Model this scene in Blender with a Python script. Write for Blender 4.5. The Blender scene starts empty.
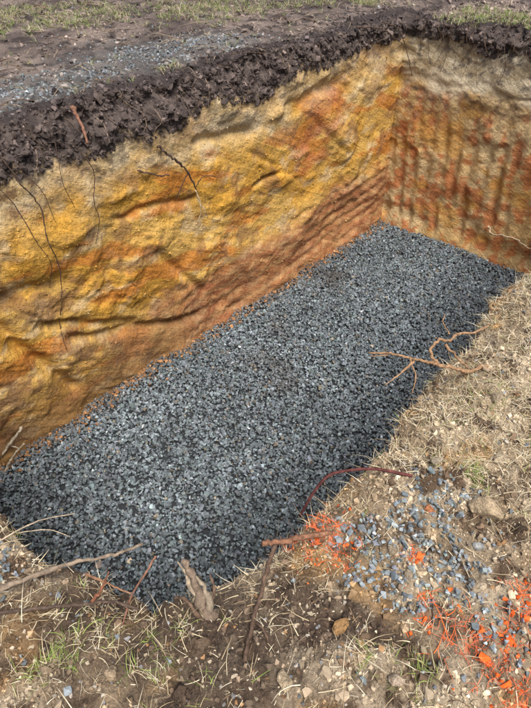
import bpy, bmesh, math, numpy as np
from mathutils import Vector
rng=np.random.default_rng(7)
CX,CY=1.52,6.49
AX,AY=-.672,-.740; BX,BY=.740,-.672
L,Wd=5.65,2.62
ZF=-1.82
def tow(a,b): return CX+a*AX+b*BX, CY+a*AY+b*BY
def toab(x,y):
    dx,dy=x-CX,y-CY
    return dx*AX+dy*AY, dx*BX+dy*BY
def ss(e0,e1,x):
    t=np.clip((x-e0)/(e1-e0),0,1); return t*t*(3-2*t)
def _h(ix,iy,iz,s):
    n=(ix.astype(np.int64)*374761393+iy.astype(np.int64)*668265263+iz.astype(np.int64)*2147483647+s*974711)&0xffffffff
    n=((n^(n>>13))*1274126177)&0xffffffff
    n=((n^(n>>16))*2246822519)&0xffffffff
    return (n^(n>>15))
def perl(x,y,z,s=0):
    xi,yi,zi=np.floor(x),np.floor(y),np.floor(z)
    xf,yf,zf=x-xi,y-yi,z-zi
    f=lambda t:t*t*t*(t*(t*6-15)+10)
    u,v,w=f(xf),f(yf),f(zf)
    r=0
    for dx in(0,1):
        for dy in(0,1):
            for dz in(0,1):
                h=_h(xi+dx,yi+dy,zi+dz,s)
                gx=(h&1023)/511.5-1; gy=((h>>10)&1023)/511.5-1; gz=((h>>20)&1023)/511.5-1
                d=gx*(xf-dx)+gy*(yf-dy)+gz*(zf-dz)
                r=r+d*(u if dx else 1-u)*(v if dy else 1-v)*(w if dz else 1-w)
    return r*1.4
def fbm(x,y,z,o=4,s=0,g=.5):
    x=np.asarray(x,float);y=np.asarray(y,float)+0*x;z=np.asarray(z,float)+0*x
    r=0;a=1;k=1
    for i in range(o):
        r=r+a*perl(x*k+i*7.3,y*k+i*3.1,z*k+i*5.7,s+i); a*=g;k*=2.03
    return r
def segd(s,z,p,q):
    px,pz=p;qx,qz=q
    vx,vz=qx-px,qz-pz
    t=np.clip(((s-px)*vx+(z-pz)*vz)/(vx*vx+vz*vz),0,1)
    return np.hypot(s-px-t*vx,z-pz-t*vz)
GROOVES=[((5.0,-.66),(4.6,-1.55),.05,.09),((4.45,-1.15),(3.2,-1.62),.04,.06),((3.56,-.76),(3.17,-1.32),.045,.05),
 ((2.38,-.58),(2.05,-.55),.02,.07),((4.7,-.85),(3.9,-1.3),.04,.05),((5.3,-.5),(4.4,-.62),.05,.04),((3.0,.0),(2.4,-.1),.05,.05),
 ((1.9,.0),(1.2,.05),.06,.05),((3.9,-.3),(3.1,-.42),.025,.035),((2.4,-.25),(1.7,-.75),.025,.02),((1.5,-.2),(.9,-.7),.03,.02)]
def claytop(a,b):
    return .2+.12*ss(3.5,0,a)+.10*fbm(a*1.6,b*1.6,0,5,21,.6)
def zbase(a,b):
    w1=1-ss(0,4.6,a); w2=1-ss(.2,2.0,b)
    z=.47*(1-(1-w1)*(1-w2))
    z=z+.16*w1*ss(.5,3,b)
    return z
def zg(a,b):
    ca,cb=np.clip(a,0,L),np.clip(b,0,Wd)
    d=np.hypot(a-ca,b-cb)
    z=zbase(np.clip(a,-2,8),np.clip(b,-4,6))
    nearside=ss(2.2,2.7,b)*1.0+ss(5.4,5.7,a); nearside=np.clip(nearside,0,1)
    z=z+.035*fbm(a*1.1,b*1.1,0,3,5)+(.020*fbm(a*5,b*5,0,4,9,.6))+.022*nearside*fbm(a*14,b*14,0,3,77,.6)
    z=z-nearside*.06*np.exp(-(d/.09)**1.2)
    far=1-nearside
    z=z+far*.035*np.exp(-((d-.12)/.15)**2)*(.6+1.4*fbm(a*2.2,b*2.2,0,3,31))+far*.035*fbm(a*7,b*7,0,3,33)*np.exp(-d/.5)
    z=z+.25*ss(6,25,d)*fbm(a*.08,b*.08,0,2,50)
    return z
def nrm(a,b):
    na=np.where(a<=1e-6,-1.,np.where(a>=L-1e-6,1.,np.where(b>=Wd-1e-6,ss(L-.4,L,a),0.)))
    nb=np.where(b<=1e-6,-1.,np.where(b>=Wd-1e-6,1.,np.where(a>=L-1e-6,ss(Wd-.4,Wd,b),0.)))
    return na,nb
def off(a,b,z,h,na,nb):
    L_=(nb<0)*1.; Bk=(na<0)*1.; Nr=((nb>0)|(na>0))*1.
    Nr=Nr*(1-np.clip(L_+Bk,0,1)*.5)
    zc=claytop(a,b)
    top=ss(-.03,.1,z-zc)
    n1=fbm(a*1.6,b*1.6,z*1.8,3,1)
    n2=fbm(a*7,b*7,z*7,4,2,.62)
    rough=.25+1.3*np.clip(fbm(a*1.4+9,b*1.4,z*2,3,6)+.15,0,1)
    lump=fbm(a*9,b*9,z*9,4,3,.6)
    wx=.35*fbm(a*1.2+3,b*1.2,z*1.5,2,7)
    st=fbm(a*1.5+z*.9+wx,b*1.3,z*2.3-a*1.3+wx*2,4,4,.5)
    ridg=np.clip(1-np.abs(st)*2.4,-.2,1)
    fc=(st+.3*n1)*4; fr_=fc-np.floor(fc); fac=(np.floor(fc)+ss(.4,.6,fr_))/4
    o=.035*n1+.016*n2*rough
    l=.05*h+.010*ridg+.034*(fac*.8+st*.2)
    zb=-1.27+.065*(3.2-a)+.10*fbm(a*1.3,0*a,0*a,3,8)
    m=ss(3.9,3.2,a)
    l=l-m*.022*ss(.05,-.05,z-zb)*np.clip(.7+1.5*fbm(a*2,0*a,z,2,18),0,1.3)+m*.008*np.sin((z+a*.06+.06*n1)*48)*ss(.15,-.1,z-zb)*np.clip(.5+1.5*n1,0,1)
    wob=.06*fbm(a*3,0*a,z*3,3,12)
    for p,q,w,dp in GROOVES:
        l=l+dp*np.exp(-(segd(a+wob,z+wob,p,q)/w)**2)
    l=l-.07*ss(-1.55,-1.85,z)*(.6+fbm(a*3,0*a,0*a,3,13))
    ph=(b+.10*(z+1)+.03*fbm(b*3,0*b,z*2,3,15))*2*math.pi/.17
    g=.5+.5*np.cos(ph)
    k=.05*h+.042*g**1.3*ss(-.1,-.8,z+.3*n1)*ss(-1.9,-1.6,z)*np.clip(.55+1.2*fbm(b*4,0*b,z*2,2,19),.15,1.1)+.02*ridg*ss(-.5,-.1,z)
    k=k-.05*ss(-1.6,-1.85,z)
    nr=.07*h+.06*h*fbm(a*2.5,b*2.5,z*1.2,3,16)+.02*h*fbm(a*9,b*9,z*6,3,17)-.14*h*np.exp(-((a-L)**2+(b-Wd)**2)/.42**2)
    o=o+L_*l+Bk*(1-L_*.5)*k+Nr*nr
    fr=np.clip(L_+Bk,0,1)
    o=o+fr*(top*(-.01+.07*lump+.03*n2)+.12*ss(.05,.3,z-zc))
    return o
def gpos(a,b):
    a=np.asarray(a,float);b=np.asarray(b,float)
    ca,cb=np.clip(a,0,L),np.clip(b,0,Wd)
    d=np.hypot(a-ca,b-cb)
    na,nb=nrm(a,b)
    z=zg(a,b); zr=zg(ca,cb)
    o=off(ca,cb,zr,1+0*a,na,nb)*np.exp(-d/.3)
    x,y=tow(a+na*o,b+nb*o)
    return np.stack([x,y,z],-1)
def wpos(a,b,h=None,z=None):
    a=np.asarray(a,float);b=np.asarray(b,float)
    na,nb=nrm(a,b)
    zr=zg(a,b)
    if h is None: z=np.asarray(z,float)+0*a; h=np.clip((z-ZF+.06)/(zr-ZF+.06),0,1)
    else: h=np.asarray(h,float)+0*a; z=ZF-.06+(zr-ZF+.06)*h
    o=off(a,b,z,h,na,nb)
    x,y=tow(a+na*o,b+nb*o)
    return np.stack([x,y,z],-1)
def mix(c1,c2,t):
    t=np.clip(np.asarray(t),0,1)[:,None]
    return np.asarray(c1)*(1-t)+np.asarray(c2)*t
def gauss(x,y,cx,cy,r): return np.exp(-((x-cx)**2+(y-cy)**2)/(r*r))
GR=[(.36,.81,.13),(.30,.88,.08),(.48,.93,.10),(.60,1.03,.11),(.58,.76,.10),(.66,.62,.09),(-.86,.80,.09),(.42,.72,.10),(.75,.52,.06)]
ORG=[(.20,.89,.085),(.26,.865,.05),(.48,.66,.06),(.53,.58,.055),(.61,.50,.06),(.74,.62,.07),(.67,.56,.06),(.70,.44,.07),(.79,.70,.06),(.46,.80,.03),(.60,.60,.03)]
DK=[(-.1,.55,.22),(-.28,.60,.15),(.12,.66,.12),(-.5,.7,.2),(.25,.6,.08)]
FGR=[(-.96,5.0,.5),(-1.6,3.95,.45),(-.5,5.4,.4),(-1.3,4.5,.35)]
GRN=[(.55,.74,.05),(-.30,.56,.07),(-.55,.52,.08),(-.2,.45,.06),(.42,.48,.05),(.30,.50,.05),(.75,1.15,.06),(.9,1.5,.08)]
def msk(x,y,lst,s=90,f=9,am=.35):
    m=0*x
    for cx,cy,r in lst: m=np.maximum(m,gauss(x,y,cx,cy,r))
    return np.clip(m+am*fbm(x*f,y*f,0*x,3,s)*(m>.05),0,1)
def soilcol(a,b,x,y):
    n=fbm(a*2.5,b*2.5,0*a,4,41,.6); n2=fbm(a*9,b*9,0*a,4,42,.65)
    c=mix((.29,.215,.135),(.48,.385,.265),.5+1.5*n)
    c=mix(c,(.12,.08,.05),ss(.0,.4,n2+.2*n))
    c=mix(c,(.40,.24,.10),ss(.25,.5,fbm(a*4,b*4,0*a+3,3,43))*.7)
    c=mix(c,(.085,.058,.04),np.clip(1.3*msk(x,y,DK,91),0,.9))
    return c
def groundcol(a,b,x,y):
    n=fbm(a*1.3,b*1.3,0*a,4,44,.6); n2=fbm(a*6,b*6,0*a,4,45,.6)
    near=soilcol(a,b,x,y)
    f=mix((.12,.092,.08),(.25,.195,.16),.5+1.4*n)
    f=mix(f,(.065,.05,.043),ss(.0,.4,n2))
    ca,cb=np.clip(a,0,L),np.clip(b,0,Wd); d=np.hypot(a-ca,b-cb)
    f=mix(f,(.15,.155,.15),msk(x,y,FGR,92,3)*.6)
    f=mix(f,(.06,.047,.044),ss(.42,.1,d+.35*n2))
    m=np.clip(ss(2.1,2.6,b)*ss(.2,1.6,a)+ss(5.0,5.8,a)*ss(-.2,.6,b),0,1)
    c=mix(f,near,m)
    c=mix(c,(.13,.13,.06),ss(5,12,d+2*n)*.8)
    return c
def wallcol(a,b,z,h,x,y):
    na=a<=1e-6; nb=b<=1e-6
    zc=claytop(a,b)
    n1=fbm(a*1.3,b*1.3,z*1.6,4,61,.55); n2=fbm(a*3+z*2,b*3,z*5-a,4,62,.6); n3=fbm(a*11,b*11,z*14,3,63,.6)
    st=fbm(a*1.1+z*.6,b*1.1,z*4-a*.8,4,64,.6)
    c=mix((.55,.29,.045),(.60,.37,.10),.5+1.7*n1)
    c=mix(c,(.62,.46,.25),ss(.08,.5,n2+.3*n1)*.7)
    c=mix(c,(.47,.17,.03),ss(.08,.40,st)*.8)
    c=mix(c,(.25,.13,.06),ss(.22,.5,fbm(a*3,b*3,z*3.5,4,65,.6))*.65)
    pale=ss(-.5,-.08,z-zc+.25*n1)
    c=mix(c,mix((.52,.38,.20),(.64,.52,.33),.5+1.6*n2),pale*.75)
    c=mix(c,(.20,.15,.10),ss(.1,.35,n3+.5*n2)*ss(-.35,-.05,z-zc)*.8)
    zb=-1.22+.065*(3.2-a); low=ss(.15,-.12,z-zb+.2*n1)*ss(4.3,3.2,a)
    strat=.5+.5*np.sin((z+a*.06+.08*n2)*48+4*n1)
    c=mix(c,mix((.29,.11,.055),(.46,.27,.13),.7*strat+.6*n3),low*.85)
    red=ss(.55,.15,np.abs(a-1.35-.2*n2))*ss(.45,.1,np.abs(z+.25+.5*(a-1.3)))
    c=mix(c,(.43,.14,.06),red*ss(-.3,.4,n2+.2)*.65)
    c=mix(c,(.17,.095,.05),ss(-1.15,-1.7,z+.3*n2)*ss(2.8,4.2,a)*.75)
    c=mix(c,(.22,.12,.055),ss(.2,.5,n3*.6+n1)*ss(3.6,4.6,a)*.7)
    ph=(b+.10*(z+1)+.03*fbm(b*3,0*b,z*2,3,15))*2*math.pi/.17
    g=.5+.5*np.cos(ph+1.2)
    k=mix((.56,.37,.16),(.60,.44,.23),.5+1.5*n1)
    k=mix(k,(.43,.14,.045),ss(.15,1.0,g*.8+1.3*n2+.6*n3)*.85)
    k=mix(k,(.55,.29,.07),ss(.1,.4,fbm(b*2+5,0*b,z*2.5,4,68,.6))*.7)
    k=mix(k,(.17,.11,.07),ss(.35,.0,np.abs(z+.22+.15*n2))*(.25+1.3*n3))
    k=mix(k,mix((.48,.38,.23),(.64,.54,.37),.5+1.6*n2),ss(-.25,-.02,z+.15*n2))
    k=mix(k,(.15,.125,.10),ss(.12,.4,n3+.4*n2)*ss(-.1,.1,z)*.85)
    cc=np.where((na&~nb)[:,None],k,c)
    cc=mix(cc,mix((.055,.042,.038),(.125,.097,.084),.5+1.4*n3),ss(-.04,.04,z-zc+.07*n3))
    s=soilcol(a,b,x,y); nz=mix((.30,.19,.09),(.42,.24,.08),.5+n1)
    nrc=mix(nz,s*.75,ss(.72,.9,h+.1*n2))
    nr=(a>=L-1e-6)|(b>=Wd-1e-6)
    w=np.where(nr,np.clip(ss(.3,1.5,a)*ss(.1,.9,b),0,1),0)
    return mix(cc,nrc,w)

def mk(name,V,F,col,mat,smooth=False,vec=None):
    me=bpy.data.meshes.new(name)
    V=np.asarray(V,np.float32); nv=len(V)
    arr=[f for f in (F if isinstance(F,list) else [F]) if len(f)]
    me.vertices.add(nv); me.vertices.foreach_set('co',V.ravel())
    li=np.concatenate([f.ravel() for f in arr]).astype(np.int32)
    tot=np.concatenate([np.full(len(f),f.shape[1]) for f in arr]).astype(np.int32)
    st=np.concatenate([[0],np.cumsum(tot)[:-1]]).astype(np.int32)
    me.loops.add(len(li)); me.loops.foreach_set('vertex_index',li)
    me.polygons.add(len(tot)); me.polygons.foreach_set('loop_start',st)
    me.polygons.foreach_set('use_smooth',np.full(len(tot),bool(smooth)))
    me.update(calc_edges=True)
    if col is not None:
        at=me.color_attributes.new('Col','FLOAT_COLOR','POINT')
        c4=np.ones((nv,4),np.float32); c4[:,:3]=np.clip(col,0,1)
        at.data.foreach_set('color',c4.ravel())
    if vec is not None:
        at=me.attributes.new('wuv','FLOAT_VECTOR','POINT'); at.data.foreach_set('vector',np.asarray(vec,np.float32).ravel())
    me.materials.append(mat)
    ob=bpy.data.objects.new(name,me); bpy.context.collection.objects.link(ob)
    return ob
def material(name,rough=.9,vs=(),bump=(),spec=.25,scrape=False):
    m=bpy.data.materials.new(name); m.use_nodes=True
    nt=m.node_tree; N=nt.nodes; K=nt.links
    bs=N['Principled BSDF']; bs.inputs['Roughness'].default_value=rough
    bs.inputs['Specular IOR Level'].default_value=spec
    at=N.new('ShaderNodeAttribute'); at.attribute_name='Col'
    tc=N.new('ShaderNodeTexCoord')
    cur=at.outputs['Color']
    def scale(cur,fac,lo,hi):
        mr=N.new('ShaderNodeMapRange'); mr.inputs['From Min'].default_value=.3; mr.inputs['From Max'].default_value=.7
        mr.inputs['To Min'].default_value=lo; mr.inputs['To Max'].default_value=hi
        K.new(fac,mr.inputs['Value'])
        vm=N.new('ShaderNodeVectorMath'); vm.operation='SCALE'
        K.new(cur,vm.inputs[0]); K.new(mr.outputs[0],vm.inputs['Scale']); return vm.outputs[0]
    for sc,lo,hi in vs:
        n=N.new('ShaderNodeTexNoise'); n.inputs['Scale'].default_value=sc; n.inputs['Detail'].default_value=4; n.inputs['Roughness'].default_value=.65
        K.new(tc.outputs['Object'],n.inputs['Vector'])
        cur=scale(cur,n.outputs['Fac'],lo,hi)
    prev=None
    if scrape:
        wu=N.new('ShaderNodeAttribute'); wu.attribute_name='wuv'
        mp=N.new('ShaderNodeMapping'); mp.vector_type='TEXTURE'; mp.inputs['Rotation'].default_value=(0,0,math.radians(28)); mp.inputs['Scale'].default_value=(1/1.1,1/15,1/6)
        K.new(wu.outputs['Vector'],mp.inputs['Vector'])
        n=N.new('ShaderNodeTexNoise'); n.inputs['Scale'].default_value=1; n.inputs['Detail'].default_value=5; n.inputs['Distortion'].default_value=.4; K.new(mp.outputs[0],n.inputs['Vector'])
        cur=scale(cur,n.outputs['Fac'],.84,1.13)
        b=N.new('ShaderNodeBump'); b.inputs['Strength'].default_value=.65; b.inputs['Distance'].default_value=.03
        K.new(n.outputs['Fac'],b.inputs['Height']); prev=b
    K.new(cur,bs.inputs['Base Color'])
    for sc,st,dist in bump:
        n=N.new('ShaderNodeTexNoise'); n.inputs['Scale'].default_value=sc; n.inputs['Detail'].default_value=5; n.inputs['Roughness'].default_value=.7
        K.new(tc.outputs['Object'],n.inputs['Vector'])
        b=N.new('ShaderNodeBump'); b.inputs['Strength'].default_value=st; b.inputs['Distance'].default_value=dist
        K.new(n.outputs['Fac'],b.inputs['Height'])
        if prev: K.new(prev.outputs[0],b.inputs['Normal'])
        prev=b
    if prev: K.new(prev.outputs[0],bs.inputs['Normal'])
    return m
M_soil=material('soil_mat',.95,((14,.75,1.22),(130,.6,1.4)),((45,.9,.035),))
M_clay=material('clay_mat',.9,((6,.88,1.12),(45,.75,1.25)),((24,.85,.03),),scrape=True)
M_crumb=material('crumb_mat',.9,((70,.8,1.2),),())
M_stone=material('stone_mat',.75,((70,.75,1.25),),(),.35)
M_straw=material('straw_mat',.8,(),(),.2)
M_bark=material('bark_mat',.85,((60,.55,1.35),(15,.75,1.2)),((150,.6,.006),),.2)

def geo(start,step,end,r=1.13):
    o=[];x=start
    for _ in range(200):
        step*=r; x+=step; o.append(x)
        if abs(x)>abs(end): break
    return o
ga=sorted(geo(-1.4,-.03,-70))+list(np.arange(-1.4,0,.025))+list(np.linspace(0,2.8,112,endpoint=False))+list(np.linspace(2.8,L,230,endpoint=False))+list(np.linspace(L,6.9,115))+geo(6.9,.03,75)
gb=sorted(geo(-4.2,-.03,-70))+list(np.arange(-4.2,0,.028))+list(np.linspace(0,Wd,140,endpoint=False))+list(np.linspace(Wd,4.6,165))+geo(4.6,.03,75)
ga=np.array(ga);gb=np.array(gb)
def near0(g,v): i=int(np.argmin(abs(g-v))); g[i]=v; return i
ia0,ia1=near0(ga,0),near0(ga,L); ib0,ib1=near0(gb,0),near0(gb,Wd)
A,B=np.meshgrid(ga,gb,indexing='ij')
nA,nB=len(ga),len(gb)
idx=np.arange(nA*nB).reshape(nA,nB)
q=np.stack([idx[:-1,:-1],idx[1:,:-1],idx[1:,1:],idx[:-1,1:]],-1)
keep=np.ones((nA-1,nB-1),bool); keep[ia0:ia1,ib0:ib1]=False
F=q[keep]
used=np.unique(F); rm=np.full(nA*nB,-1); rm[used]=np.arange(len(used)); F=rm[F]
af,bf=A.ravel()[used],B.ravel()[used]
P=gpos(af,bf); C=groundcol(af,bf,P[:,0],P[:,1])
def fixup(V,F,ref):
    n=np.cross(V[F[:,1]]-V[F[:,0]],V[F[:,2]]-V[F[:,0]])
    return F if (n@np.array(ref)).mean()>0 else F[:,::-1]
F=fixup(P,F,(0,0,1))
ground=mk('ground',P,F,C,M_soil,True)
per=[(a,0.) for a in ga[ia0:ia1]]+[(L,b) for b in gb[ib0:ib1]]+[(a,Wd) for a in ga[ia1:ia0:-1]]+[(0.,b) for b in gb[ib1:ib0:-1]]
per=np.array(per); n=len(per); M=165
hs=np.linspace(0,1,M)
pa=np.tile(per[:,0],M); pb=np.tile(per[:,1],M); ph=np.repeat(hs,n)
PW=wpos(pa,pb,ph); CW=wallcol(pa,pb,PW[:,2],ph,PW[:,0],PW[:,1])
i=np.arange(n); j=(i+1)%n
FW=np.concatenate([np.stack([i+n*r,j+n*r,j+n*(r+1),i+n*(r+1)],-1) for r in range(M-1)])
nn=np.cross(PW[FW[:,1]]-PW[FW[:,0]],PW[FW[:,2]]-PW[FW[:,0]]); cen=np.array([*tow(L/2,Wd/2),-.6])
if ((cen-PW[FW[:,0]])*nn).sum(1).mean()<0: FW=FW[:,::-1]
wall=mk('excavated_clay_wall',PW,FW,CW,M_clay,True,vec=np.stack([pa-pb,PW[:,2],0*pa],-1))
fa=np.linspace(-.15,L+.2,160);fb=np.linspace(-.15,Wd+.2,90)
FA,FB=np.meshgrid(fa,fb,indexing='ij')
def zfl(a,b): return ZF+.035*fbm(a*.9,b*.9,0*a,3,70)+.012*fbm(a*4,b*4,0*a,2,71)
x,y=tow(FA.ravel(),FB.ravel()); PF=np.stack([x,y,zfl(FA.ravel(),FB.ravel())-.02],-1)
ix=np.arange(160*90).reshape(160,90)
FFq=fixup(PF,np.stack([ix[:-1,:-1],ix[1:,:-1],ix[1:,1:],ix[:-1,1:]],-1).reshape(-1,4),(0,0,1))
mk('pit_floor',PF,FFq,np.tile((.05,.055,.06),(len(PF),1)),M_soil,True)

def hulls(k,npt,seed,flat=.75,rnd=False):
    r=np.random.default_rng(seed); out=[]
    for _ in range(k):
        p=r.normal(size=(npt,3)); p/=np.linalg.norm(p,axis=1)[:,None]
        p*=r.uniform(.8,1.1,(npt,1)) if not rnd else 1
        if not rnd: p=np.sign(p)*np.abs(p)**.7
        p*=np.array([1,r.uniform(.65,.9),r.uniform(.5,flat)])
        bm=bmesh.new(); vs=[bm.verts.new(v) for v in p]
        bmesh.ops.convex_hull(bm,input=vs)
        bmesh.ops.delete(bm,geom=[v for v in bm.verts if not v.link_faces],context='VERTS')
        bmesh.ops.triangulate(bm,faces=bm.faces[:]); bmesh.ops.recalc_face_normals(bm,faces=bm.faces[:])
        bm.verts.index_update()
        out.append((np.array([v.co[:] for v in bm.verts]),np.array([[v.index for v in f.verts] for f in bm.faces]))); bm.free()
    return out
def rotm(n,tilt=None):
    qv=rng.normal(size=(n,4))
    if tilt is not None: qv[:,1:3]*=tilt
    qv/=np.linalg.norm(qv,axis=1)[:,None]
    w,x,y,z=qv.T
    return np.stack([np.stack([1-2*(y*y+z*z),2*(x*y-z*w),2*(x*z+y*w)],-1),np.stack([2*(x*y+z*w),1-2*(x*x+z*z),2*(y*z-x*w)],-1),np.stack([2*(x*z-y*w),2*(y*z+x*w),1-2*(x*x+y*y)],-1)],-2)
def scatter(name,pos,size,col,hl,mat,tilt=None,smooth=False):
    n=len(pos); R=rotm(n,tilt); var=rng.integers(0,len(hl),n)
    Vs=[];Fs=[];Cs=[];o=0
    for k,(hv,hf) in enumerate(hl):
        s=np.where(var==k)[0]
        if not len(s): continue
        v=np.einsum('nij,kj->nki',R[s],hv)*size[s][:,None,None]+pos[s][:,None,:]
        Vs.append(v.reshape(-1,3)); Cs.append(np.repeat(col[s],len(hv),0))
        Fs.append((hf[None]+(np.arange(len(s))*len(hv))[:,None,None]+o).reshape(-1,3)); o+=len(s)*len(hv)
    return mk(name,np.concatenate(Vs),np.concatenate(Fs),np.concatenate(Cs),mat,smooth)
HC=hulls(16,10,3); HS=hulls(12,10,4); HR=hulls(10,16,5,.8,False)
def stonecol(n,base=(.150,.177,.190)):
    v=rng.lognormal(0,.38,n)[:,None]; c=np.array(base)*v
    t=rng.random(n); c[t<.03]=np.array((.20,.17,.13))*v[t<.03]
    c*=1+rng.normal(0,.03,(n,3))
    return np.clip(c,.02,.6)
n=62000
a=rng.uniform(-.08,L+.12,n); b=rng.uniform(-.08,Wd+.12,n)
x,y=tow(a,b); sz=rng.lognormal(math.log(.0145),.24,n)
z=zfl(a,b)+rng.uniform(-.008,.020,n)
col=stonecol(n)
dirt=np.clip(gauss(a,b,1.6,.35,.28)+gauss(a,b,3.2,.9,.3)*.7+gauss(a,b,2.6,.5,.2)*.5,0,1)*(.5+.8*fbm(a*4,b*4,0*a,3,88))+ss(.25,.0,b+.1*fbm(a*3,b*3,0*a,2,89))*.5
col=mix(col,np.array((.085,.070,.058)),np.clip(dirt,0,.75))
big=.5+.9*fbm(a*1.2,b*1.2,0*a,3,87); col=col*(.88+.25*np.clip(big,0,1))[:,None]
scatter('gravel',np.stack([x,y,z],-1),sz,col,HC,M_stone)

def samp(n,ar,br,dens):
    a=rng.uniform(*ar,n);b=rng.uniform(*br,n)
    k=~((a>0)&(a<L)&(b>0)&(b<Wd)); a,b=a[k],b[k]
    P=gpos(a,b); k=rng.random(len(a))<dens(a,b,P[:,0],P[:,1]); return a[k],b[k],P[k]
def sampn(n,dens):
    y=.15+2.6*rng.random(n); x=rng.uniform(-1,1,n)*(2.0); k=np.abs(x)<.62*y+.5; x,y=x[k],y[k]
    a,b=toab(x,y); k=~((a>0)&(a<L)&(b>0)&(b<Wd)); a,b=a[k],b[k]
    P=gpos(a,b); k=rng.random(len(a))<dens(a,b,P[:,0],P[:,1]); return a[k],b[k],P[k]
def rimd(a,b): return np.hypot(a-np.clip(a,0,L),b-np.clip(b,0,Wd))
def orange(P): return msk(P[:,0],P[:,1],ORG,93,20,.6)
OC=np.array((.80,.14,.025)); one=lambda a,b,x,y:1+0*a
a,b,Pp=sampn(150000,lambda a,b,x,y:.5+1.2*fbm(x*4,y*4,0*x,3,99))
sz=np.clip(rng.lognormal(math.log(.0038),.6,len(a)),.0018,.020)
c=soilcol(a,b,Pp[:,0],Pp[:,1])*rng.lognormal(.05,.38,(len(a),1))
t=rng.random(len(a)); k=t<.10; c[k]=np.array((.52,.43,.31))*rng.uniform(.7,1.15,(k.sum(),1)); sz[k]=np.minimum(sz[k],.0085)
t=rng.random(len(a))<orange(Pp)*.4; c[t]=OC*rng.uniform(.5,1.1,(t.sum(),1))
scatter('soil_clods',Pp+np.array([0,0,.3])*sz[:,None],sz,c,HS,M_crumb)
a,b,Pp=sampn(8000,lambda a,b,x,y:.3+.8*np.clip(msk(x,y,DK,91),0,1)+.6*np.exp(-rimd(a,b)/.1)+fbm(x*3,y*3,0*x,2,100))
sz=np.clip(rng.lognormal(math.log(.0105),.42,len(a)),.006,.032)
c=soilcol(a,b,Pp[:,0],Pp[:,1])*rng.lognormal(.05,.3,(len(a),1))
scatter('earth_lumps',Pp,sz,c,HR,M_soil)
a,b,Pp=sampn(6500,one); sz=np.clip(rng.lognormal(math.log(.006),.4,len(a)),.003,.014)
pal=np.array([(.40,.32,.21),(.42,.35,.24),(.24,.23,.22),(.20,.22,.23),(.36,.20,.09),(.42,.37,.30)])
c=pal[rng.integers(0,6,len(a))]*rng.uniform(.6,1.05,(len(a),1))
t=rng.random(len(a))<orange(Pp)*.4; c[t]=OC
scatter('pebbles',Pp+np.array([0,0,.3])*sz[:,None],sz,c,HC,M_stone)
a,b,Pp=sampn(46000,lambda a,b,x,y:ss(.25,.62,msk(x,y,GR,94,14,.45))*.85+.006)
sz=np.clip(rng.lognormal(math.log(.0092),.25,len(a)),.005,.016)
c=stonecol(len(a),(.195,.222,.232)); t=rng.random(len(a))<orange(Pp)*.25; c[t]=OC
scatter('spilled_gravel',Pp+np.array([0,0,1])*(sz*rng.uniform(.2,1.1,len(a)))[:,None],sz,c,HC,M_stone)
FAr,FBr=(-1.6,6.2),(-4.6,0)
vf=lambda x,y:(np.abs(x)<.6*y+.5)
a1,b1,P1=samp(32000,FAr,FBr,lambda a,b,x,y:vf(x,y)*(.3+.7*np.exp(-rimd(a,b)/.4)))
a2,b2,P2=samp(5000,(-1.6,0),(0,3.6),one)
a=np.r_[a1,a2];b=np.r_[b1,b2];Pp=np.r_[P1,P2]
sz=np.clip(rng.lognormal(math.log(.010),.5,len(a)),.004,.045)
c=groundcol(a,b,Pp[:,0],Pp[:,1])*rng.lognormal(.05,.38,(len(a),1))
scatter('topsoil_clods',Pp+np.array([0,0,.2])*sz[:,None],sz,c,HS,M_crumb)
a,b,Pp=samp(50000,FAr,FBr,lambda a,b,x,y:ss(.3,.75,msk(x,y,FGR,95,4,.7))*.5*ss(.1,.35,rimd(a,b))+.008)
sz=rng.lognormal(math.log(.013),.25,len(a))
scatter('spread_gravel',Pp+np.array([0,0,.2])*sz[:,None],sz,stonecol(len(a),(.17,.185,.19)),HC,M_stone)
n=6000
aw=np.r_[rng.uniform(0,L,n),np.zeros(1500)]; bw=np.r_[np.zeros(n),rng.uniform(0,Wd,1500)]
zc=claytop(aw,bw); zr=zg(aw,bw); zz=zc+(zr-zc)*rng.uniform(-.08,1,len(aw)); Pw=wpos(aw,bw,z=zz)
sz=np.clip(rng.lognormal(math.log(.011),.55,len(aw)),.004,.045)
c=np.array((.085,.065,.057))*rng.lognormal(0,.4,(len(aw),1))
scatter('clinging_soil',Pw,sz,c,HS,M_crumb)
n=7000
aw=rng.uniform(0,L,n); zz=rng.uniform(-1.8,.2,n); Pw=wpos(aw,0*aw,z=zz)
sz=np.clip(rng.lognormal(math.log(.0042),.5,n),.002,.018)
hh=np.full(n,.5); c=wallcol(aw,0*aw,zz,hh,Pw[:,0],Pw[:,1])*rng.lognormal(-.05,.2,(n,1))
n2_=1600; aw2=rng.uniform(0,L,n2_); b2_=np.abs(rng.normal(0,.09,n2_))+.02; X,Y=tow(aw2,b2_); P2=np.stack([X,Y,zfl(aw2,b2_)+.02],-1)
c2=np.array((.28,.15,.07))*rng.lognormal(0,.3,(n2_,1)); s2_=np.clip(rng.lognormal(math.log(.009),.5,n2_),.004,.028)
scatter('clay_crumbs',np.r_[Pw,P2],np.r_[sz,s2_],np.r_[c,c2],HS,M_crumb)

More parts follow.
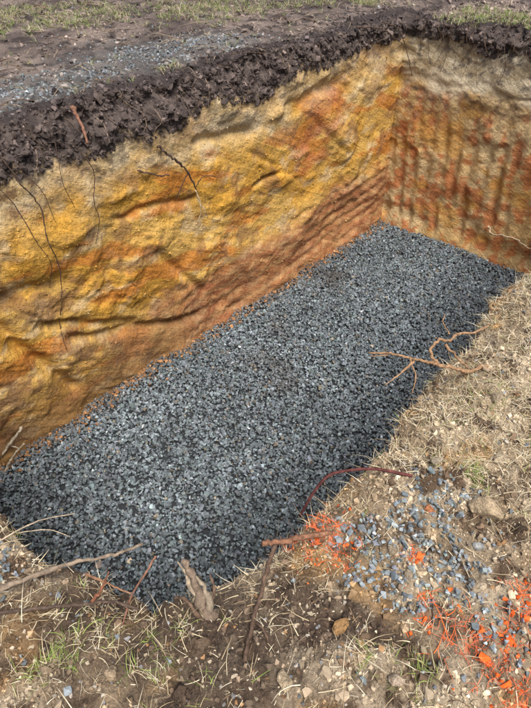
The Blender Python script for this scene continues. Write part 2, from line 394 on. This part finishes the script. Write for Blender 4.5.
def blades(name,P0,az,el,ln,wd,col,mat=M_straw,seg=4,droop=1.2,z0=0):
    n=len(P0); t=np.linspace(0,1,seg+1)
    V=np.zeros((n,seg+1,2,3)); p=P0.copy(); p[:,2]+=z0
    d=np.stack([np.cos(az),np.sin(az)],-1); side=np.stack([-d[:,1],d[:,0],0*az],-1)
    tw=rng.uniform(-.8,.8,n); side=side*np.cos(tw)[:,None]; side[:,2]=np.sin(tw)
    e=el.copy(); dr=droop*rng.uniform(.3,1.3,n); bend=rng.normal(0,.5,n); aa=az.copy()
    for k in range(seg+1):
        w=wd*(1-.85*t[k]**1.5)
        V[:,k,0]=p-side*w[:,None]/2; V[:,k,1]=p+side*w[:,None]/2
        st=ln/seg
        p=p+np.stack([np.cos(aa)*np.cos(e),np.sin(aa)*np.cos(e),np.sin(e)],-1)*st[:,None]
        e=e-dr/seg; aa=aa+bend/seg
    base=np.arange(n)[:,None]*(2*(seg+1))
    fs=[]
    for k in range(seg): fs.append(np.concatenate([base+2*k,base+2*k+1,base+2*k+3,base+2*k+2],1))
    return mk(name,V.reshape(-1,3),np.concatenate(fs),np.repeat(col,2*(seg+1),0),mat)
def clump(P,per,spread):
    n=len(P); Q=np.repeat(P,per,0); Q=Q+np.c_[rng.normal(0,spread,(len(Q),2)),np.zeros(len(Q))]
    return Q
def strawcol(n):
    pal=np.array([(.60,.50,.32),(.50,.39,.23),(.68,.60,.43),(.36,.26,.15),(.24,.165,.10)])
    return pal[rng.choice(5,n,p=[.27,.22,.26,.15,.10])]*rng.uniform(.75,1.1,(n,1))
def sdens(a,b,x,y):
    d=rimd(a,b)
    m=.14+.75*ss(.45,.85,x)*ss(.85,1.3,y)+.5*np.exp(-d/.05)+.5*np.clip(fbm(x*5,y*5,0*x,3,96)*2,0,1)
    return m*(1-.85*np.clip(msk(x,y,GR,94,14,.5),0,1))*(1-.6*np.clip(msk(x,y,DK,91),0,1))
a,b,Pp=sampn(85000,sdens); n=len(a)
az=rng.uniform(0,2*math.pi,n); el=rng.normal(.15,.25,n)
c=strawcol(n); t=rng.random(n)<orange(Pp)*.8; c[t]=OC*rng.uniform(.6,1.2,(t.sum(),1))
blades('dry_straw',Pp,az,el,rng.lognormal(math.log(.038),.5,n),rng.uniform(.001,.0028,n),c,z0=.005,droop=.5)
a,b,Pp=sampn(7500,lambda a,b,x,y:(.04+.4*ss(.45,.85,x)*ss(.85,1.3,y)+.35*np.exp(-rimd(a,b)/.07)+1.0*msk(x,y,GRN,97))*(1-.8*msk(x,y,GR,94)))
per_=14; Q=clump(Pp,per_,.008); n=len(Q); gm=np.repeat(np.clip(msk(Pp[:,0],Pp[:,1],GRN,97)+.25*rng.random(len(Pp)),0,1),per_)
c=strawcol(n); g=rng.random(n)<gm*.7; c[g]=np.array((.19,.25,.06))*rng.uniform(.7,1.5,(g.sum(),1))
t=rng.random(n)<orange(Q); c[t]=OC*rng.uniform(.6,1.2,(t.sum(),1))
blades('grass_tufts',Q,rng.uniform(0,2*math.pi,n),rng.uniform(.2,1.2,n),rng.lognormal(math.log(.038),.4,n),rng.uniform(.001,.0026,n),c,droop=1.3)
a,b,Pp=sampn(36000,lambda a,b,x,y:ss(.28,.8,msk(x,y,ORG,93,20,.6))*.65)
Q=clump(Pp,8,.008); n=len(Q); pc=OC*rng.uniform(.5,1.25,(n,1))+rng.uniform(0,.08,(n,1)); k=rng.random(n)<.14; pc[k]=strawcol(k.sum())
blades('painted_grass',Q,rng.uniform(0,2*math.pi,n),rng.uniform(0,.9,n),rng.lognormal(math.log(.028),.4,n),rng.uniform(.0009,.002,n),pc,droop=1.0)
FG=[(-.9,3.55,.35),(-.7,6.9,.8),(-.2,7.1,.5),(-1.9,6.6,.8),(-2.6,6.4,.8),(-.75,4.6,.15),(1.2,7.4,.3),(-1.1,3.2,.15),(.5,7.3,.4)]
a,b,Pp=samp(22000,(-3,5),(-5.5,0),lambda a,b,x,y:ss(.35,.8,msk(x,y,FG,98,4,.6))*.5+.014)
a2,b2,P2=samp(1700,(-.9,0),(.2,3.2),lambda a,b,x,y:.6+0*a)
Pp=np.r_[Pp,P2]; per_=10; Q=clump(Pp,per_,.015); n=len(Q)
c=strawcol(n)*.8; g=rng.random(n)<.5; c[g]=np.array((.14,.20,.05))*rng.uniform(.7,1.5,(g.sum(),1))
blades('verge_grass',Q,rng.uniform(0,2*math.pi,n),rng.uniform(.4,1.4,n),rng.lognormal(math.log(.055),.35,n),rng.uniform(.0025,.0045,n),c,droop=1.4)

def cr(p,k=8):
    p=np.array(p,float); p=np.vstack([2*p[0]-p[1],p,2*p[-1]-p[-2]]); o=[]
    for i in range(1,len(p)-2):
        for t in np.linspace(0,1,k,endpoint=False):
            o.append(.5*((2*p[i])+(-p[i-1]+p[i+1])*t+(2*p[i-1]-5*p[i]+4*p[i+1]-p[i+2])*t*t+(-p[i-1]+3*p[i]-3*p[i+1]+p[i+2])*t**3))
    o.append(p[-2]); return np.array(o)
def tube(pts,r0,r1,sides=8,k=8,wob=.25,knot=.13):
    p=cr(pts,k); n=len(p); tt=np.linspace(0,1,n)
    r=(r0+(r1-r0)*tt)*(1+knot*rng.normal(0,1,n))
    p=p+rng.normal(0,1,p.shape)*(r*wob)[:,None]
    T=np.gradient(p,axis=0); T/=np.linalg.norm(T,axis=1)[:,None]+1e-9
    u=np.cross(T[0],[.3,.2,1]); u/=np.linalg.norm(u); V=[]
    ang=np.linspace(0,2*math.pi,sides,endpoint=False)
    for i in range(n):
        u=u-T[i]*(u@T[i]); u/=np.linalg.norm(u)+1e-9; v=np.cross(T[i],u)
        V.append(p[i]+r[i]*(np.cos(ang)[:,None]*u+np.sin(ang)[:,None]*v))
    V=np.concatenate(V); F=[]
    s=np.arange(sides); s2=(s+1)%sides
    for i in range(n-1): F.append(np.stack([s+i*sides,s2+i*sides,s2+(i+1)*sides,s+(i+1)*sides],-1))
    V=np.vstack([V,p[0],p[-1]]); F=np.concatenate(F)
    F3=np.concatenate([np.stack([s2,s,s*0+n*sides],-1),np.stack([s+(n-1)*sides,s2+(n-1)*sides,s*0+n*sides+1],-1)])
    return V,F,F3
def tubes(name,lst,col,mat=M_bark,**kw):
    Vs=[];F4=[];F3=[];Cs=[];o=0
    for it in lst:
        pts,r0,r1=it[:3]; cc=np.array(it[3] if len(it)>3 else col)
        V,f4,f3=tube(pts,r0,r1,**kw); Vs.append(V);F4.append(f4+o);F3.append(f3+o);o+=len(V)
        Cs.append(np.tile(cc,(len(V),1))*rng.uniform(.8,1.2,(len(V),1)))
    return mk(name,np.concatenate(Vs),[np.concatenate(F4),np.concatenate(F3)],np.concatenate(Cs),mat,True)
BN=np.array([BX,BY,0]); AN=np.array([AX,AY,0])
def lw(a0,z0,o=.02): return wpos(np.array([float(a0)]),np.array([0.]),z=np.array([float(z0)]))[0]+BN*o
def bw_(b0,z0,o=.02): return wpos(np.array([0.]),np.array([float(b0)]),z=np.array([float(z0)]))[0]+AN*o
lst=[]
for _ in range(90):
    a0=rng.uniform(.1,5.5); zt=float(zg(a0,0.))-rng.uniform(0,.15); ln=rng.uniform(.06,.28); pts=[]
    da=rng.normal(0,.12)
    for k in range(5):
        f=k/4; pts.append(lw(a0+da*f+rng.normal(0,.012),zt-ln*f,.012+.03*math.sin(f*3)*rng.random()))
    r=rng.uniform(.0010,.003); lst.append((pts,r,r*.4,(.12,.08,.055) if rng.random()<.7 else (.30,.22,.15)))
for _ in range(60):
    b0=rng.uniform(.1,2.5); zt=float(zg(0.,b0))-rng.uniform(0,.2); ln=rng.uniform(.08,.4); pts=[]
    db=rng.normal(0,.15)
    for k in range(5):
        f=k/4; pts.append(bw_(b0+db*f,zt-ln*f,.012+.04*math.sin(f*3)*rng.random()))
    r=rng.uniform(.0012,.004); lst.append((pts,r,r*.4,(.12,.08,.055)))
D=(.085,.055,.04)
def rw(pts,r0,r1,col=D): lst.append(([lw(*p) for p in pts],r0,r1,col))
rw([(4.57,.42,.05),(4.52,.2,.07),(4.43,-.02,.05),(4.46,-.22,.04),(4.43,-.45,.04),(4.48,-.73,.05),(4.53,-.95,.03),(4.57,-1.14,.03)],.005,.0025)
rw([(4.75,.38,.05),(4.6,.1,.06),(4.54,-.2,.05),(4.49,-.4,.05),(4.52,-.62,.03)],.0035,.0018)
rw([(4.65,.40,.05),(4.42,.15,.06),(4.36,-.15,.05)],.003,.0015)
rw([(4.08,.30,.05),(4.0,.1,.05),(4.06,-.1,.05),(4.05,-.25,.05),(4.11,-.42,.03)],.0035,.002)
rw([(4.2,.34,.05),(4.25,.1,.08),(4.2,-.1,.05)],.0025,.0015)
rw([(3.42,.10,.02),(3.36,.02,.06),(3.22,-.13,.08),(3.14,-.33,.08)],.010,.007)
rw([(3.14,-.33,.08),(3.13,-.48,.09),(3.16,-.62,.07)],.008,.003,(.5,.38,.22))
rw([(3.14,-.40,.08),(3.10,-.52,.10),(3.07,-.60,.09)],.006,.002,(.5,.38,.22))
rw([(3.2,-.16,.08),(3.3,-.26,.08),(3.34,-.36,.06)],.005,.002)
rw([(3.14,-.30,.08),(3.05,-.24,.09),(2.91,-.29,.08)],.005,.003)
rw([(3.62,-.03,.02),(3.5,-.09,.06),(3.38,-.13,.07)],.007,.004)
lst.append(([bw_(1.4,-1.42,.03),bw_(1.51,-1.45,.10),bw_(1.7,-1.40,.12),bw_(1.95,-1.46,.10)],.012,.006,(.55,.42,.28)))
lst.append(([lw(.5,.5,.02),lw(.3,.42,.1),lw(.15,.2,.15),bw_(.13,-.05,.08)],.006,.003,D))
lst.append(([lw(.9,.5,.02),lw(.6,.46,.08),lw(.3,.30,.15),bw_(.2,.15,.06)],.007,.002,D))
for b0 in (.35,.6,1.0,1.5,1.9):
    lst.append(([bw_(b0,.6,.03),bw_(b0+.05,.4,.08),bw_(b0+.12,.2,.08),bw_(b0+.08,.02,.03)],.004,.0015,D))
tubes('hanging_roots',lst,D,wob=.6)
def g3(x,y,dz=.0):
    a_,b_=toab(x,y); return (x,y,float(zg(a_,b_))+dz)
TAN=(.34,.26,.17)
tubes('fallen_stick',[([(-.95,.63,.03),(-.80,.70,.03),(-.60,.77,.055),(-.48,.785,.075),(-.37,.81,.10)],.010,.004)],(.25,.19,.135))
tubes('fallen_stick',[([(-.95,.62,.02),(-.77,.645,.02),(-.566,.66,.03),(-.45,.665,.045),(-.36,.645,.04)],.007,.004),([(-.50,.665,.04),(-.47,.69,.07),(-.446,.718,.12)],.006,.002,(.22,.09,.05)),([(-.52,.72,.10),(-.45,.70,.08),(-.385,.683,.05)],.004,.002,(.26,.14,.08))],(.10,.068,.05))
tubes('fallen_stick',[([(-.335,.80,.05),(-.36,.75,.04),(-.39,.69,.03),(-.41,.62,.0)],.004,.0025)],(.22,.11,.07))
tubes('dry_twig',[([(-.90,.84,.0),(-.76,.93,.02),(-.616,.94,.06)],.003,.0015),([(-.80,.90,.01),(-.70,.90,.03),(-.62,.875,.03)],.002,.001)],(.45,.36,.25))
tubes('broken_stump',[([(-.165,.63,-.05),(-.18,.67,.0),(-.21,.72,.05),(-.245,.765,.10)],.020,.008),([(-.155,.65,-.02),(-.17,.69,.04),(-.20,.72,.09)],.013,.003,(.30,.24,.17)),([(-.20,.69,.0),(-.235,.74,.06),(-.262,.765,.085)],.010,.002,(.34,.27,.19)),([(-.17,.66,.0),(-.15,.70,.03),(-.165,.74,.06)],.008,.002,(.14,.09,.06)),([(-.19,.64,.0),(-.235,.68,.03),(-.27,.69,.01)],.007,.003,(.14,.09,.06))],(.19,.14,.10),k=5,knot=.25,wob=.3)
tubes('fallen_stick',[([(.03,.83,.06),(.01,.78,.05),(-.01,.71,.03),(-.035,.62,.025),(-.06,.51,.02)],.007,.006),([(-.035,.62,.02),(-.01,.60,.03),(.01,.565,.02)],.005,.003)],(.11,.07,.048))
tubes('fallen_stick',[([(-.01,.835,.06),(.06,.852,.05),(.12,.872,.035),(.22,.90,.01)],.009,.008)],(.24,.12,.07))
tubes('dead_branch',[([(1.0,1.70,.0),(.87,1.64,.03),(.80,1.59,.08),(.71,1.60,.10),(.65,1.585,.13),(.585,1.60,.14),(.50,1.63,.135),(.43,1.64,.13)],.010,.004),
 ([(.71,1.60,.10),(.68,1.65,.13),(.73,1.71,.14),(.785,1.73,.12),(.84,1.80,.10),(.93,1.84,.07),(1.05,1.95,.03)],.007,.005),
 ([(.61,1.60,.13),(.55,1.545,.115),(.476,1.50,.08)],.006,.002),([(.585,1.60,.14),(.60,1.53,.10),(.58,1.47,.06)],.004,.002),
 ([(.76,1.70,.12),(.82,1.66,.07),(.87,1.66,.02)],.006,.004),([(.50,1.62,.135),(.46,1.60,.15),(.42,1.585,.16)],.003,.0015),([(.80,1.78,.11),(.78,1.84,.13),(.80,1.89,.14)],.003,.0015)],(.33,.20,.11),wob=.35)
tubes('rusty_wire',[([(.52,1.12,.01),(.42,1.13,.03),(.351,1.125,.045),(.25,1.10,.06),(.206,1.085,.045),(.165,1.065,-.02),(.124,1.045,-.13)],.0055,.005)],(.12,.04,.035),knot=.03,wob=.03)
tubes('fallen_stick',[([(-2.12,2.50,-1.83),(-1.98,2.57,-1.68),(-1.85,2.64,-1.53)],.014,.009),([(-2.0,2.45,-1.82),(-1.93,2.52,-1.72),(-1.83,2.56,-1.62)],.010,.006),([(-2.2,2.6,-1.75),(-2.0,2.6,-1.70),(-1.9,2.58,-1.70)],.008,.005)],(.46,.39,.29))
tubes('fallen_stick',[([(-1.22,3.56,.50),(-1.18,3.46,.49),(-1.12,3.36,.45),(-1.08,3.27,.38)],.013,.008)],(.24,.12,.075))
tl=[]
a,b,Pp=sampn(600,lambda a,b,x,y:.5+0*a)
for p in Pp:
    th=rng.uniform(0,6.28); l=rng.uniform(.03,.10); d=np.array([math.cos(th),math.sin(th),0])
    tl.append(([p+[0,0,.006],p+d*l/2+[0,0,.014+rng.random()*.01],p+d*l+np.array([-d[1],d[0],0])*rng.normal(0,.02)+[0,0,.008]],rng.uniform(.001,.0025),.0008,TAN if rng.random()<.5 else (.14,.09,.06)))
a,b,Pp=samp(800,FAr,FBr,lambda a,b,x,y:.4+0*a)
for p in Pp:
    th=rng.uniform(0,6.28); l=rng.uniform(.08,.35); d=np.array([math.cos(th),math.sin(th),0])
    tl.append(([p+[0,0,.01],p+d*l/2+[0,0,.03+rng.random()*.02],p+d*l+np.array([-d[1],d[0],0])*rng.normal(0,.06)+[0,0,.015]],rng.uniform(.002,.004),.0015,TAN if rng.random()<.5 else (.14,.09,.06)))
tubes('twig_litter',tl,TAN,sides=5,k=4)
def rock(x,y,r,col,seed,sq=(1,.8,.7)):
    bm=bmesh.new(); bmesh.ops.create_icosphere(bm,subdivisions=4,radius=1)
    V=np.array([v.co[:] for v in bm.verts]); Fc=np.array([[v.index for v in f.verts] for f in bm.faces]); bm.free()
    s=seed*3.7
    for _ in range(9):
        rr=np.random.default_rng(seed*31+_); nv=rr.normal(size=3); nv/=np.linalg.norm(nv); h=V@nv; k=h>.66; V[k]-=np.outer(h[k]-.66,nv)*.92
    V*=(1+.08*fbm(V[:,0]*1.5+s,V[:,1]*1.5,V[:,2]*1.5,4,seed))[:,None]
    V=V*np.array(sq)*r; th=seed; c_,s_=math.cos(th),math.sin(th); V=V@np.array([[c_,s_,0],[-s_,c_,0],[0,0,1]])
    g=g3(x,y,r*.4); n=fbm(V[:,0]*60,V[:,1]*60,V[:,2]*60,3,seed)
    mk('rock',V+np.array(g),Fc,np.array(col)*(1+.5*n)[:,None],M_soil,True)
rock(.74,.99,.055,(.46,.35,.22),1,(.8,1.1,.8)); rock(.553,.986,.028,(.50,.20,.09),2); rock(.34,.465,.024,(.54,.42,.30),3)
rock(.21,.605,.030,(.42,.24,.10),4,(1,.7,.5)); rock(.30,.47,.02,(.36,.26,.16),5); rock(.68,.86,.02,(.3,.3,.28),6); rock(.86,1.2,.03,(.45,.36,.24),7)
rock(.05,.47,.028,(.44,.34,.22),8); rock(-.42,.5,.024,(.40,.30,.19),9); rock(.62,1.18,.022,(.45,.37,.26),10)

w=bpy.data.worlds.new('World'); bpy.context.scene.world=w; w.use_nodes=True
sk=w.node_tree.nodes.new('ShaderNodeTexSky'); sk.sky_type='NISHITA'; sk.sun_disc=False
sk.dust_density=5
sd=Vector((.16,-.40,.90)).normalized()
sk.sun_elevation=math.asin(sd.z); sk.sun_rotation=math.atan2(sd.x,sd.y)
w.node_tree.links.new(sk.outputs[0],w.node_tree.nodes['Background'].inputs[0]); w.node_tree.nodes['Background'].inputs[1].default_value=.15
sl=bpy.data.lights.new('sun','SUN'); sl.energy=4.2; sl.angle=math.radians(30); sl.color=(1,.975,.94)
so=bpy.data.objects.new('sun',sl); bpy.context.collection.objects.link(so); so.rotation_euler=sd.to_track_quat('Z','Y').to_euler()
cam=bpy.data.cameras.new('camera'); co=bpy.data.objects.new('camera',cam); bpy.context.collection.objects.link(co)
co.location=(0,0,1.6); co.rotation_euler=(math.radians(48),0,0)
cam.sensor_fit='VERTICAL'; cam.sensor_height=24; cam.lens=24*535/708; cam.clip_start=.05; cam.clip_end=500
bpy.context.scene.camera=co
sc=bpy.context.scene; sc.view_settings.view_transform='Standard'; sc.view_settings.look='None'; sc.view_settings.exposure=0
